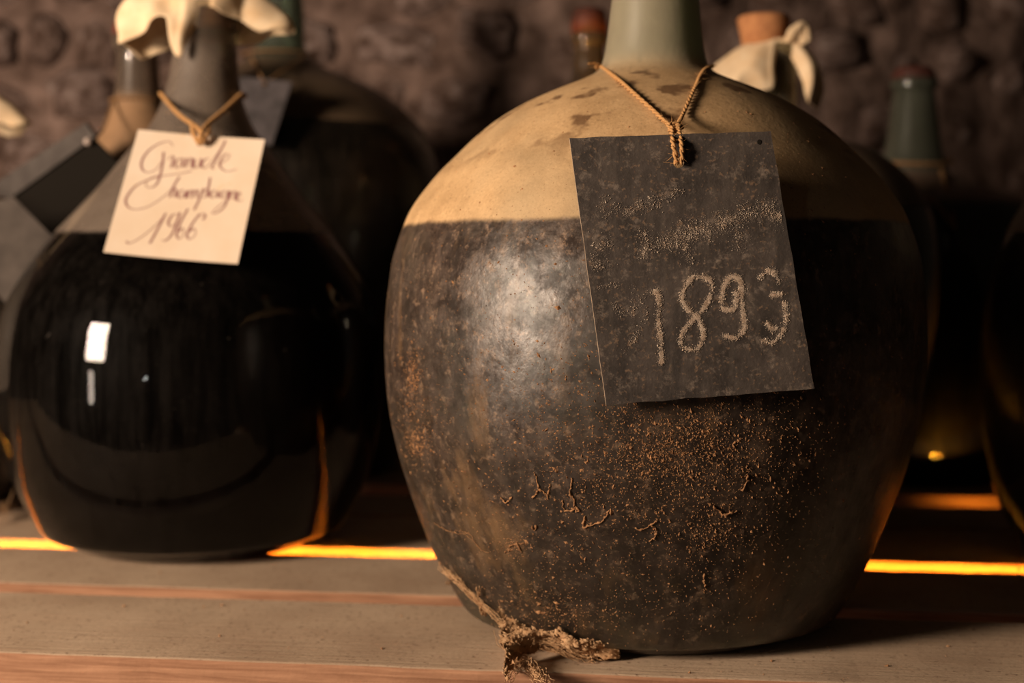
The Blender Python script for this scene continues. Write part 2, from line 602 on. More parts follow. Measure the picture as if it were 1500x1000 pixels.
def tube(path, rad, seg=8, closed=False):
    """sweep along Vector path; rad number or list"""
    vs, fs = [], []
    n = len(path)
    up = Vector((0.12, 0.23, 0.97))
    for i, p in enumerate(path):
        if closed:
            tg = path[(i + 1) % n] - path[i - 1]
        else:
            tg = path[min(i + 1, n - 1)] - path[max(i - 1, 0)]
        tg = tg.normalized() if tg.length > 1e-9 else Vector((0, 0, 1))
        s = tg.cross(up)
        if s.length < 1e-3:
            s = tg.cross(Vector((1, 0, 0)))
        s.normalize()
        q = s.cross(tg).normalized()
        up = q
        r = rad[i] if isinstance(rad, (list, tuple)) else rad
        for k in range(seg):
            a = 2 * math.pi * k / seg
            vs.append(p + s * (r * math.cos(a)) + q * (r * math.sin(a)))
    for i in range(n if closed else n - 1):
        for k in range(seg):
            a, b = i * seg + k, i * seg + (k + 1) % seg
            j = ((i + 1) % n) * seg
            fs.append((a, b, j + (k + 1) % seg, j + k))
    if not closed:
        fs.append(tuple(reversed(range(seg))))
        fs.append(tuple((n - 1) * seg + k for k in range(seg)))
    return vs, fs


def crv(pts, n=12):
    pts = [Vector(p) for p in pts]
    if len(pts) == 2:
        return [pts[0].lerp(pts[1], i / n) for i in range(n + 1)]
    return [Vector(p) for p in smooth_profile([tuple(p) for p in pts], n)]


class Acc:
    def __init__(self):
        self.v, self.f = [], []

    def add(self, vf):
        b = len(self.v)
        self.v += [tuple(p) for p in vf[0]]
        self.f += [tuple(b + i for i in q) for q in vf[1]]

    def obj(self, name, mat, parent=None, smooth=True):
        o = mesh_obj(name, self.v, self.f, mat, None, smooth)
        if parent:
            o.parent = parent
            o.matrix_parent_inverse = Matrix.Translation(parent.location).inverted()
        return o


def resample(path, step):
    out = [path[0]]
    acc = 0
    for a, b in zip(path, path[1:]):
        L = (b - a).length
        d = step - acc
        while d <= L:
            out.append(a.lerp(b, d / L))
            d += step
        acc = (acc + L) % step if L + acc >= step else acc + L
    out.append(path[-1])
    return out


def twine(acc, path, rad, fuzz=0, closed=False):
    """two-ply twisted twine with loose fibres"""
    path = resample(path, rad * 0.9)
    n = len(path)
    up = Vector((0.3, 0.2, 0.9))
    for ply in (0, math.pi):
        pp = []
        for i, p in enumerate(path):
            tg = (path[min(i + 1, n - 1)] - path[max(i - 1, 0)]).normalized()
            s = tg.cross(up)
            if s.length < 1e-3: s = tg.cross(Vector((1, 0, 0)))
            s.normalize()
            q = s.cross(tg)
            a = i * 0.75 + ply
            pp.append(p + (s * math.cos(a) + q * math.sin(a)) * rad * 0.48)
        acc.add(tube(pp, [rad * 0.62 * (1 + 0.15 * noise.noise((i * 0.4, ply, 1))) for i in range(len(pp))], 6))
    for _ in range(fuzz):
        p = random.choice(path)
        d = Vector((random.gauss(0, 1), random.gauss(0, 1), random.gauss(0, 1))).normalized()
        L = rad * random.uniform(1.5, 5)
        e = Vector((random.gauss(0, 1), random.gauss(0, 1), random.gauss(0, 1))) * rad
        acc.add(tube([p, p + d * L * 0.5 + e * 0.5, p + d * L + e], [rad * 0.09, rad * 0.07, rad * 0.03], 3))


def ring_path(c, r, z0, n=40, a0=0.0, tilt=0.0):
    return [Vector((c[0] + r * math.cos(a0 + 2 * math.pi * i / n), c[1] + r * math.sin(a0 + 2 * math.pi * i / n),
                    z0 + tilt * math.sin(a0 + 2 * math.pi * i / n))) for i in range(n + 1)]


def cloth(name, parent, at, ztop, r0, spec, hole=0.0, nth=144, nr=30, seed=1, mat=None):
    """waxed cloth draped over a stopper; spec rows: angle, length, slope at the rim, slope gained to the hem (deg)"""
    spec = sorted(spec)

    def ev(th):
        th %= 360
        for i in range(len(spec)):
            a = spec[i]
            b = spec[(i + 1) % len(spec)]
            a0, b0 = a[0], b[0] if i + 1 < len(spec) else b[0] + 360
            t_ = th if th >= a0 else th + 360
            if a0 <= t_ <= b0:
                u = (t_ - a0) / (b0 - a0)
                u = u * u * (3 - 2 * u)
                return [x + (y - x) * u for x, y in zip(a[1:], b[1:])]
        return spec[0][1:]
    vs, fs = [], []
    for i in range(nth):
        th = 360 * i / nth
        L, ph0, dph = ev(th)
        a = R(th)
        rr, zz = hole, ztop
        for j in range(nr + 1):
            t = j / nr
            if t < 0.3:
                rr = hole + (r0 - hole) * t / 0.3
                zz = ztop - 0.002 * (t / 0.3) ** 3
            else:
                s = (t - 0.3) / 0.7
                ph = R(ph0 + dph * s)
                step = L * (1 / nr) / 0.7
                rr += step * math.cos(ph)
                zz -= step * math.sin(ph)
            w = max(0, (t - 0.3)) * 0.013
            p = Vector((rr * math.cos(a), rr * math.sin(a), zz))
            nz = nvec((p.x * 45 + seed, p.y * 45, p.z * 30))
            p += nz * w
            vs.append((at[0] + p.x, at[1] + p.y, p.z))
    for i in range(nth):
        for j in range(nr):
            a, b = i * (nr + 1) + j, ((i + 1) % nth) * (nr + 1) + j
            fs.append((a, b, b + 1, a + 1))
    o = mesh_obj(name, vs, fs, mat or M['cloth'], parent)
    md = o.modifiers.new('thickness', 'SOLIDIFY')
    md.thickness = 0.0009
    md.offset = 1
    return o


# ------------------------------------------------------------------ the large chalk-slate demijohn
def px_profile(rows, d, corr=0.985):
    """rows of (pixel row, half width in px) on the axis depth d -> (r, z)"""
    k = d / FPX
    return [(hw * k * corr, P(750, y, d).z) for y, hw in rows]


MD = 0.95
MX = P(951, 500, MD).x
rows = [(880, 277), (850, 297), (800, 323), (750, 344), (700, 362), (650, 377), (600, 388), (550, 394), (500, 396), (450, 394),
        (400, 388), (370, 382), (330, 368), (300, 353), (260, 322), (230, 292), (205, 266), (180, 235), (155, 194), (135, 150), (118, 108),
        (106, 86), (92, 77), (60, 71), (0, 64), (-50, 58)]
main_prof = px_profile(rows, MD)
zt = main_prof[-1][1]
main_prof = [(0.060, 0.0016), (0.092, 0.0), (0.104, 0.0008), (0.1125, 0.004), (0.1185, 0.0085)] + main_prof + \
    [(0.0262, zt + 0.004), (0.0300, zt + 0.008), (0.0300, zt + 0.018), (0.0265, zt + 0.022), (0.0255, zt + 0.034)]
main_out = smooth_profile(main_prof, 5)
MAIN_LEVEL = 0.2605
NECKZ = P(750, 100, MD).z
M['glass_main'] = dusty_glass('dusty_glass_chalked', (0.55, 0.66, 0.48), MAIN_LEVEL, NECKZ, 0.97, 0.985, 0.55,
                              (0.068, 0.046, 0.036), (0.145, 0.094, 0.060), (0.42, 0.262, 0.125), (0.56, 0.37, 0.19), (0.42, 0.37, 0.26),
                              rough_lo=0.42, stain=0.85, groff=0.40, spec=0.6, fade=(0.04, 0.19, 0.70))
demi = empty('demijohn', (MX, MD, 0))
tag(demi, 'large dusty demijohn with tan shoulder behind the chalked slate tag', 'demijohn', 'glass demijohns on the shelf')


def main_off(z):
    return (0.003 * max(0, (z - 0.05)) / 0.36, 0)


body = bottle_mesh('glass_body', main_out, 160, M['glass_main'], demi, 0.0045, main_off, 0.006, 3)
liquid_mesh(main_out, MAIN_LEVEL, 96, M['dark_liquid'], demi, 0.0052, main_off, 0.006, 3)
plug('cork', M['cork'], demi, 0.0195, 0.022, zt + 0.012, zt + 0.052, main_off(zt))

# surface of the bottle, to lay crumbs and webs on it
bverts = [v.co + Vector((MX, MD, 0)) for v in body.data.vertices]
BVH = BVHTree.FromPolygons(bverts, [tuple(p.vertices) for p in body.data.polygons])


def on_bottle(px, py):
    h = BVH.ray_cast(CAM, ray(px, py).normalized())
    return (h[0], h[1]) if h[0] is not None else None


def crumb(acc, p, n, s, rnd):
    n = n.normalized()
    t = n.cross(Vector((rnd.random(), rnd.random(), rnd.random()))).normalized()
    b = n.cross(t)
    e1, e2 = s * rnd.uniform(0.5, 1.6), s * rnd.uniform(0.4, 0.9)
    h = s * rnd.uniform(0.3, 0.9)
    pts = [p + t * e1, p + b * e2, p - t * e1 * rnd.uniform(0.4, 1), p - b * e2 * rnd.uniform(0.5, 1),
           p + n * h + t * rnd.uniform(-.3, .3) * s, p - n * 0.0003]
    acc.add((pts, [(0, 1, 4), (1, 2, 4), (2, 3, 4), (3, 0, 4)]))


rnd = random.Random(5)
acc = Acc()
clusters = [(960, 680, 120, 75, 2600), (1010, 640, 130, 60, 1700), (860, 600, 110, 70, 900), (960, 800, 170, 90, 1500),
            (700, 470, 90, 110, 500), (760, 760, 110, 80, 650), (830, 860, 150, 45, 700), (620, 640, 30, 120, 160), (1150, 700, 80, 110, 300),
            (900, 230, 200, 70, 160), (1200, 260, 70, 60, 90), (640, 600, 18, 18, 60), (606, 545, 6, 20, 420), (600, 560, 8, 26, 200), (610, 648, 11, 15, 520), (606, 630, 14, 30, 260), (752, 798, 11, 8, 260), (1000, 660, 60, 35, 900), (960, 665, 20, 14, 300), (1040, 780, 24, 14, 300), (820, 905, 50, 14, 420), (780, 880, 40, 12, 260)]
for cx, cy, sx, sy, n in clusters:
    for _ in range(n):
        h = on_bottle(rnd.gauss(cx, sx), rnd.gauss(cy, sy))
        if h and h[0].y < MD + 0.05:
            crumb(acc, h[0], h[1], 0.00022 * (1 + rnd.expovariate(1.0)), rnd)
for _ in range(2600):                       # and all around, sides and back too
    a = rnd.uniform(0, 2 * math.pi)
    z = rnd.uniform(0.02, 0.33)
    o_ = Vector((MX + 0.5 * math.cos(a), MD + 0.5 * math.sin(a), z))
    h = BVH.ray_cast(o_, (Vector((MX, MD, z)) - o_).normalized())
    if h[0] is not None:
        crumb(acc, h[0], h[1], 0.0003 * (1 + rnd.expovariate(2.2)), rnd)
tag(acc.obj('dust_crumbs', M['crumb'], demi, False), 'rust brown crumbs of dirt stuck to the glass', kind='stuff')

# worm-like strands of dirt
strands = [[(838, 700), (836, 720), (841, 735), (840, 745), (828, 748), (824, 733)], [(838, 742), (848, 748), (843, 740)], [(858, 755), (854, 772), (865, 768), (880, 764), (892, 748)],
           [(784, 693), (789, 716), (781, 728)], [(789, 716), (800, 722), (803, 730)], [(806, 708), (803, 722)], [(955, 768), (962, 780), (952, 792)],
           [(735, 728), (742, 735), (750, 728)], [(747, 800), (757, 796), (765, 808)], [(1095, 692), (1093, 705), (1088, 718)], [(1032, 840), (1032, 855), (1036, 862)],
           [(780, 770), (783, 776), (787, 770)], [(636, 765), (660, 778), (685, 784), (705, 805)], [(962, 762), (940, 775), (930, 772)], [(1045, 740), (1060, 752), (1080, 748)],
           [(670, 775), (690, 783), (703, 803), (718, 808)]]
for s in strands:
    pts = []
    for q in s:
        h = on_bottle(*q)
        if h: pts.append(h[0] + h[1] * 0.0006)
    if len(pts) < 2: continue
    path = resample(crv(pts, 8), 0.0008)
    path = [p + Vector((noise.noise(p * 900), 0, noise.noise(p * 900 + Vector((9, 9, 9))))) * 0.0013 for p in path]
    thin = 0.35 if s[0][0] in (636, 670) else 1.0
    acc = Acc()
    acc.add(tube(path, [0.00055 * thin * (0.35 + 2.2 * abs(noise.noise(p * 700))) for p in path], 6))
    acc.obj('dirt_strand', M['crumb'], demi)

# ------------------------------------------------------------------ dusty cobweb at the foot of the demijohn
rnd = random.Random(21)
acc = Acc()


def near(px, py, lift=0.002):
    h = on_bottle(px, py)
    g = G(px, py)
    if h and (h[0] - CAM).length < (g - CAM).length:
        return h[0] + h[1] * lift
    return g + Vector((0, 0, lift))


def strip(pxs, rad, nfib, spread, lift=0.003, lump=0.6):
    c = resample(crv([near(x, y, lift) for x, y in pxs], 10), 0.0012)
    n = len(c)
    rad *= 0.5
    for k in range(int(nfib * 1.9)):
        a = rnd.uniform(0, 0.55) * n
        b = min(n - 1, a + rnd.uniform(0.15, 0.6) * n)
        off = Vector((rnd.gauss(0, 1), rnd.gauss(0, 0.6), rnd.gauss(0, 0.8))) * spread
        ph = rnd.uniform(0, 50)
        path = []
        for i in range(int(a), int(b) + 1):
            p = c[i]
            w = nvec((p.x * 160 + ph, p.y * 160, p.z * 160 + ph)) * spread * 1.1
            q = p + off + w
            q.z = max(q.z, 0.0006)
            path.append(q)
        if len(path) > 2:
            acc.add(tube(path, [rad * (0.5 + abs(noise.noise((i * 0.35 + ph, 0, 2))) * 1.6 * lump) for i in range(len(path))], 4))


strip([(650, 828), (676, 848), (700, 872), (722, 890), (742, 912)], 0.0006, 26, 0.0012)
strip([(662, 848), (661, 862)], 0.0006, 6, 0.0008)
strip([(706, 852), (706, 872)], 0.0006, 8, 0.0008)
strip([(712, 882), (714, 896)], 0.0012, 14, 0.0012)
strip([(742, 905), (750, 930), (748, 960), (752, 985), (742, 1012)], 0.0006, 34, 0.0022)
strip([(752, 900), (770, 930), (800, 945), (845, 948), (905, 960)], 0.0006, 90, 0.0034, 0.006)
strip([(745, 930), (775, 945), (815, 955), (850, 962), (880, 968)], 0.0006, 90, 0.0032, 0.005)
strip([(775, 925), (815, 930), (850, 942), (880, 950)], 0.0005, 50, 0.0026, 0.006)
strip([(750, 975), (775, 980), (790, 1000), (800, 1015)], 0.0007, 40, 0.0024)
strip([(860, 950), (872, 972)], 0.0008, 30, 0.0022)
# lumpy matted sheet under the fibres
U, V_ = 46, 18
edge_top = crv([near(736, 890, .004), near(772, 908, .006), near(820, 924, .007), (near(860, 938, .007)), near(908, 962, .003)], 12)
edge_bot = crv([near(742, 1006, .003), near(760, 975, .004), near(800, 962, .005), near(850, 968, .004), near(905, 968, .002)], 12)
vs, fs = [], []
for i in range(U + 1):
    a = edge_top[int(i / U * (len(edge_top) - 1))]
    b = edge_bot[int(i / U * (len(edge_bot) - 1))]
    for j in range(V_ + 1):
        t = j / V_
        p = a.lerp(b, t)
        p = p + Vector((0, -0.005, 0.008)) * math.sin(math.pi * t) * min(1, 0.15 + 2.2 * i / U)
        p += nvec(p * 120) * 0.003 + nvec(p * 420) * 0.0022
        p.z = max(p.z, 0.0005)
        vs.append(p)
for i in range(U):
    for j in range(V_):
        q = i * (V_ + 1) + j
        if noise.noise(vs[q] * 210) < 0.42:
            fs.append((q, q + 1, q + V_ + 2, q + V_ + 1))
acc.add((vs, fs))
for k in range(700):                     # grit caught in the web
    i = rnd.randrange(len(vs))
    crumb(acc, Vector(vs[i]) + Vector((0, -0.001, 0.001)), Vector((0, -0.7, 0.7)), 0.0005 * (1 + rnd.expovariate(1.5)), rnd)
web = acc.obj('cobweb', M['web'])
tag(web, 'matted brown dusty cobweb clump at the foot of the big demijohn', 'cobweb', kind='stuff')


# ------------------------------------------------------------------ tags
def pix_plane(quad):
    o = quad[0]
    n = (quad[1] - quad[0]).cross(quad[3] - quad[0]).normalized()
    if n.y > 0: n = -n                       # towards the camera
    return o, n


def to_plane(px, py, o, n):
    d = ray(px, py)
    return CAM + d * ((o - CAM).dot(n) / d.dot(n))


def slab(name, outline, n, thick, hole_c, hole_r, mat, edge_mat, origin, parent=None):
    """flat slab with a drilled hole; outline of Vectors on the front face, n towards the viewer"""
    bm = bmesh.new()
    def loop(pts):
        v = [bm.verts.new(p - origin) for p in pts]
        return [bm.edges.new((v[i], v[(i + 1) % len(v)])) for i in range(len(v))]
    es = loop(outline)
    if hole_c is not None:
        u = n.cross(Vector((0, 0, 1))).normalized()
        w = n.cross(u)
        es += loop([hole_c + (u * math.cos(a) + w * math.sin(a)) * hole_r for a in [2 * math.pi * i / 12 for i in range(12)]])
    bmesh.ops.triangle_fill(bm, use_beauty=True, use_dissolve=False, edges=es, normal=n)
    bmesh.ops.recalc_face_normals(bm, faces=bm.faces)
    front = list(bm.faces)
    if front and front[0].normal.dot(n) < 0:
        bmesh.ops.reverse_faces(bm, faces=front)
    ret = bmesh.ops.extrude_face_region(bm, geom=front)
    nv = [g for g in ret['geom'] if isinstance(g, bmesh.types.BMVert)]
    for v in nv: v.co -= n * thick
    bmesh.ops.recalc_face_normals(bm, faces=bm.faces)
    me = bpy.data.meshes.new(name)
    bm.to_mesh(me)
    bm.free()
    me.materials.append(mat)
    me.materials.append(edge_mat)
    for p in me.polygons:
        if abs(p.normal.dot(n)) < 0.6: p.material_index = 1
    o = bpy.data.objects.new(name, me)
    COL.objects.link(o)
    if parent:
        o.parent = parent
    else:
        o.location = origin
    return o


def rough_edge(a, b, k, amp, seed):
    out = []
    for i in range(k):
        t = i / k
        p = a.lerp(b, t)
        if i: p = p + Vector((noise.noise((t * 9, seed, 0)), 0, noise.noise((t * 9, seed, 7)))) * amp
        out.append(p)
    return out


# slate on the big demijohn
q = [P(834, 202, 0.7665), P(1129, 192, 0.7665), P(1193, 569, 0.7615), P(888, 593, 0.7615)]
so, sn = pix_plane(q)
q = [to_plane(x, y, so, sn) for x, y in ((834, 202), (1129, 192), (1193, 569), (888, 593))]
outl = rough_edge(q[0], q[1], 26, 0.0005, 1) + rough_edge(q[1], q[2], 34, 0.0006, 2) + rough_edge(q[2], q[3], 26, 0.0007, 3) + rough_edge(q[3], q[0], 30, 0.0003, 4)
hole = to_plane(994, 238, so, sn)
st_o = (q[0] + q[1] + q[2] + q[3]) / 4
slate = empty('slate_tag', st_o)
tag(slate, 'black slate tag chalked 1893 tied to the big dusty demijohn', 'tag', 'tags tied to the demijohns')
slab('slate_panel', outl, sn, 0.0042, hole, 0.0030, M['slate'], M['slate_edge'], st_o, slate)


def flecks(acc, path, width, dens, size, rnd, o, n):
    u = n.cross(Vector((0, 0, 1))).normalized()
    w = n.cross(u)
    L = sum((b - a).length for a, b in zip(path, path[1:]))
    for _ in range(int(L * dens)):
        i = rnd.randrange(len(path) - 1)
        p = path[i].lerp(path[i + 1], rnd.random())
        if noise.noise(p * 900) < 0.0 and rnd.random() < 0.72: continue
        if noise.noise(p * 260) < -0.15 and rnd.random() < 0.7: continue
        p = p + u * rnd.gauss(0, width) + w * rnd.gauss(0, width) + n * 0.00025
        lx = q[0].lerp(q[3], (q[0].z - p.z) / (q[0].z - q[3].z)).x + 0.002
        rx = q[1].lerp(q[2], (q[1].z - p.z) / (q[1].z - q[2].z)).x - 0.002
        if not lx < p.x < rx: continue                 # chalk stays on the slate
        s = size * (0.5 + rnd.expovariate(1.4))
        a = rnd.uniform(0, 6.28)
        t1 = u * math.cos(a) + w * math.sin(a)
        t2 = n.cross(t1)
        acc.add(([p + t1 * s, p + t2 * s * 0.6, p - t1 * s * rnd.uniform(.4, 1), p - t2 * s * .6, p + n * 0.0003], [(0, 1, 4), (1, 2, 4), (2, 3, 4), (3, 0, 4)]))


def chalk(strokes, ox, oy, sc, width, dens, size, acc):
    for s in strokes:
        pts = [to_plane(ox + x / sc, oy + y / sc, so, sn) for x, y in s]
        path = resample(crv(pts, 8), 0.0006)
        flecks(acc, path, width, dens, size, rnd, so, sn)


rnd = random.Random(3)
acc = Acc()
num = [[(425, 275), (440, 360), (435, 460), (448, 570), (455, 715)], [(430, 280), (405, 285)],
       [(690, 188), (640, 195), (592, 265), (580, 325), (615, 390), (668, 420), (720, 370), (765, 265), (748, 210), (690, 185)],
       [(668, 420), (692, 470), (708, 555), (675, 632)], [(668, 430), (610, 490), (572, 560), (590, 620), (670, 640)],
       [(935, 215), (890, 185), (845, 230), (824, 310), (826, 380), (888, 388), (908, 350), (905, 290)],
       [(900, 182), (940, 230), (945, 330), (957, 440), (962, 500), (915, 560), (835, 550)],
       [(1045, 205), (1105, 152), (1158, 185), (1168, 235)], [(1185, 295), (1130, 300)], [(1205, 345), (1217, 440), (1190, 530), (1130, 592), (1078, 575)], [(1100, 470), (1128, 512), (1158, 500)]]
chalk(num, 860, 360, 4.168, 0.00072, 120000, 0.00016, acc)
faint = [[(235, 650), (285, 565), (335, 470), (375, 390)], [(330, 360), (350, 300), (380, 275)], [(165, 330), (180, 395), (225, 415), (280, 395), (285, 250)], [(60, 260), (130, 240), (190, 245)]]
chalk(faint, 860, 360, 4.168, 0.0012, 12000, 0.00015, acc)
# the half-wiped words above: Grande / Champagne
gr = [[(250, 480), (200, 490), (180, 550), (200, 605), (235, 590), (235, 550)], [(270, 590), (275, 545), (310, 540)], [(390, 545), (350, 550), (345, 590), (385, 580), (395, 540), (400, 580)],
      [(425, 575), (425, 510), (455, 495), (465, 560)], [(540, 470), (500, 500), (510, 545), (545, 520), (560, 440), (560, 540)], [(610, 510), (660, 450), (690, 420)], [(668, 425), (672, 448), (695, 455), (725, 435)]]
chalk(gr, 840, 180, 4.412, 0.0012, 14000, 0.00014, acc)
cp = [[(250, 800), (215, 770), (160, 800), (120, 860), (150, 930), (210, 900)], [(440, 700), (470, 790), (450, 860), (500, 780), (540, 770), (560, 830)], [(640, 720), (600, 750), (600, 800), (640, 790), (660, 720), (670, 790)],
      [(700, 640), (715, 760), (730, 680), (760, 670), (765, 750), (790, 660), (820, 650), (830, 730)], [(700, 740), (740, 860), (755, 890)], [(860, 650), (880, 740), (850, 690), (830, 660)], [(940, 590), (970, 660), (950, 690), (930, 620)],
      [(1000, 590), (1030, 650)], [(1080, 590), (1065, 640), (1070, 760), (1055, 820)], [(1080, 600), (1110, 580), (1100, 520)], [(1150, 560), (1170, 610), (1190, 540), (1230, 520), (1240, 590)], [(1250, 540), (1290, 560), (1310, 500)], [(1280, 610), (1340, 600), (1355, 625), (1300, 590), (1310, 620)]]
chalk(cp, 840, 180, 4.412, 0.0014, 24000, 0.00014, acc)
chalk(cp, 840, 180, 4.412, 0.0030, 26000, 0.00009, acc)
chalk(num, 860, 360, 4.168, 0.0013, 40000, 0.00010, acc)
tag(acc.obj('chalk_writing', M['chalk'], slate, False), 'rubbed white chalk words over the number 1893')
# nail hole and stains in the corner
nh = to_plane(1112, 208, so, sn)
acc = Acc()
acc.add(([nh + sn * 0.0003 + Vector((math.cos(a) * .0011, 0, math.sin(a) * .0014)) for a in [i * math.pi / 5 for i in range(10)]], [tuple(range(10))]))
acc.obj('nail_hole', M['black'], slate, False)
# twine
acc = Acc()
nzc = P(951, 93, MD).z
ncx = MX + main_off(nzc)[0]
nr = 77 * MD / FPX * 0.985 + 0.0038
ring = [p for p in ring_path((ncx, MD), nr, nzc - 0.002, 60) if p.y > MD - 0.006]     # passes behind the neck
ring = sorted(ring, key=lambda p: math.atan2(p.y - MD + 0.007, p.x - ncx))
twine(acc, ring, 0.0011, 10)
lp, rp = ring[-1], ring[0]


def over(pxs, dmax):
    out = []
    for i, (x, y) in enumerate(pxs):
        h = on_bottle(x, y)
        t = i / (len(pxs) - 1)
        line = MD + (dmax - MD) * t
        dep = min(line, h[0].y - 0.004) if h else line
        out.append(P(x, y, dep))
    return out


twine(acc, crv([lp] + over([(879, 97), (905, 116), (930, 138), (955, 160), (974, 178), (986, 187)], 0.782), 8), 0.0014, 60)
twine(acc, crv([rp] + over([(1030, 104), (1018, 128), (1008, 150), (998, 172), (990, 186)], 0.783), 8), 0.0012, 80)
twine(acc, crv([lp, lp + Vector((-0.002, -0.003, 0.001)), lp + Vector((-0.006, -0.005, 0.0005))], 6), 0.0007, 6)
hf = hole + sn * 0.002
twine(acc, crv([P(984, 186, 0.782), P(985, 205, 0.765), P(989, 225, 0.7625), P(991, 240, 0.764)], 10), 0.0014, 30)
twine(acc, crv([P(993, 186, 0.782), P(997, 205, 0.765), P(999, 225, 0.7625), P(998, 240, 0.764)], 10), 0.0013, 30)
for k in range(3):
    kc = P(987 + k * 2, 185 + k * 3, 0.782)
    twine(acc, [kc + Vector((math.cos(a) * 0.0030, math.sin(a) * 0.0022, math.sin(a + k) * 0.0018)) for a in [i * 0.4 for i in range(17)]], 0.0012, 25)
acc.obj('twine', M['twine'], slate)

# ------------------------------------------------------------------ the pear-shaped demijohn with the paper tag
LD = 1.21
LX = P(284, 500, LD).x
rows = [(770, 214), (750, 229), (722, 244), (690, 258), (653, 268), (598, 277), (545, 279), (500, 276), (460, 270), (430, 259), (396, 240), (348, 206), (308, 171),
        (272, 140), (224, 104), (188, 76), (160, 62), (140, 56), (112, 50), (80, 46), (60, 44)]
lp_ = px_profile(rows, LD, 0.992)
lz = lp_[-1][1]
left_prof = [(0.05, 0.0015), (0.078, 0.0), (0.090, 0.0008), (0.1005, 0.004), (0.111, 0.010)] + lp_ + \
    [(0.0255, lz + 0.006), (0.0275, lz + 0.009), (0.0275, lz + 0.013), (0.0262, lz + 0.016), (0.0280, lz + 0.020), (0.0280, lz + 0.027), (0.0265, lz + 0.031)]
left_out = smooth_profile(left_prof, 5)
LEFT_LEVEL = P(284, 344, LD).z


def left_off(z):
    return (0.0125 * max(0, (z - 0.16) / 0.26) ** 1.2, 0)


M['glass_left'] = dusty_glass('smoky_glass', (0.80, 0.78, 0.70), LEFT_LEVEL, P(750, 70, LD).z, 0.05, 0.62, 0.30,
                              (0.10, 0.08, 0.065), (0.15, 0.12, 0.10), (0.15, 0.115, 0.09), (0.20, 0.155, 0.12), (0.15, 0.118, 0.09),
                              rough_lo=0.5, rough_up=0.55, groff=0.0, clean=0.35, seed=4.0, ior=1.28)
pear = empty('demijohn', (LX, LD, 0))
tag(pear, 'clean pear-shaped dark demijohn capped with cloth behind the white paper tag', 'demijohn', 'glass demijohns on the shelf')
bottle_mesh('glass_body', left_out, 128, M['glass_left'], pear, 0.0036, left_off, level=LEFT_LEVEL)
liquid_mesh(left_out, LEFT_LEVEL - 0.0003, 128, M['brandy'], pear, 0.0036, left_off)
lto = left_off(lz + 0.03)
plug('cork', M['cork'], pear, 0.0205, 0.0235, lz + 0.012, lz + 0.043, lto)
cl = cloth('cloth_cover', pear, lto, lz + 0.0455, 0.0285, [(5, 0.058, 8, 55), (45, 0.040, 72, 10), (95, 0.055, 40, 40), (140, 0.034, 76, 10), (186, 0.082, -14, 118),
           (222, 0.032, 45, 30), (243, 0.062, 62, 30), (264, 0.022, 84, 4), (300, 0.019, 84, 4), (340, 0.026, 62, 20)], seed=2)
tag(cl, 'cream waxed cloth folded over the mouth')

# lint and specks on the clean glass
rnd = random.Random(17)
pv = [v.co + pear.location for v in pear.children[0].data.vertices]
PB = BVHTree.FromPolygons(pv, [tuple(p.vertices) for p in pear.children[0].data.polygons])
acc = Acc()
for _ in range(520):
    a = rnd.uniform(0, 2 * math.pi)
    z = rnd.uniform(0.01, 0.26)
    o_ = Vector((LX + 0.5 * math.cos(a), LD + 0.5 * math.sin(a), z))
    h = PB.ray_cast(o_, (Vector((LX, LD, z)) - o_).normalized())
    if h[0] is not None:
        crumb(acc, h[0], h[1], 0.0003 * (1 + rnd.expovariate(1.5)), rnd)
for pts in ([(430, 405), (452, 428), (466, 436)], [(450, 700), (446, 735), (452, 765)], [(320, 768), (345, 748), (360, 735)], [(165, 740), (170, 765), (178, 785)], [(215, 745), (222, 775), (220, 795)], [(100, 445), (104, 460), (112, 466)], [(485, 470), (505, 478)]):
    hs = [PB.ray_cast(CAM, ray(x, y).normalized()) for x, y in pts]
    path = [h[0] + h[1] * 0.0004 for h in hs if h[0] is not None]
    if len(path) > 1:
        acc.add(tube(resample(crv(path, 8), 0.0015), 0.0004, 4))
M['lint'] = simple_mat('lint', (0.30, 0.24, 0.19), (0.18, 0.14, 0.11), 0.95, 200, 0.2, 0.0005, 0.05)
tag(acc.obj('lint_specks', M['lint'], pear, False), 'pale lint and specks on the glass', kind='stuff')

# paper tag
pc = ((203, 190), (389, 207), (348, 386), (153, 371))
q = [P(*pc[0], 1.092), P(*pc[1], 1.092), P(*pc[2], 1.062), P(*pc[3], 1.062)]
po, pn = pix_plane(q)
q = [to_plane(x, y, po, pn) for x, y in pc]
p_o = sum(q, Vector()) / 4
paper = empty('paper_tag', p_o)
tag(paper, 'cream paper tag with handwritten script hanging on the pear-shaped demijohn', 'tag', 'tags tied to the demijohns')


def curl(p):
    d = (p - p_o)
    return p + pn * (0.9 * d.x * d.x - 0.5 * max(0, -d.z) ** 2 + 0.35 * d.x * d.z)


vs, fs = [], []
N = 24
for side in (0, 1):
    for j in range(N + 1):
        for i in range(N + 1):
            u, v = i / N, j / N
            p = q[0].lerp(q[1], u).lerp(q[3].lerp(q[2], u), v)
            vs.append(curl(p) - pn * 0.0006 * side - p_o)
B = (N + 1) ** 2
for j in range(N):
    for i in range(N):
        a = j * (N + 1) + i
        fs.append((a, a + N + 1, a + N + 2, a + 1))
        fs.append((B + a, B + a + 1, B + a + N + 2, B + a + N + 1))
for i in range(N):
    for a, b in ((i, i + 1), (N * (N + 1) + i + 1, N * (N + 1) + i), ((i + 1) * (N + 1), i * (N + 1)), (i * (N + 1) + N, (i + 1) * (N + 1) + N)):
        fs.append((a, b, B + b, B + a))
mesh_obj('paper_sheet', vs, fs, M['paper'], paper, False)

ink = Acc()


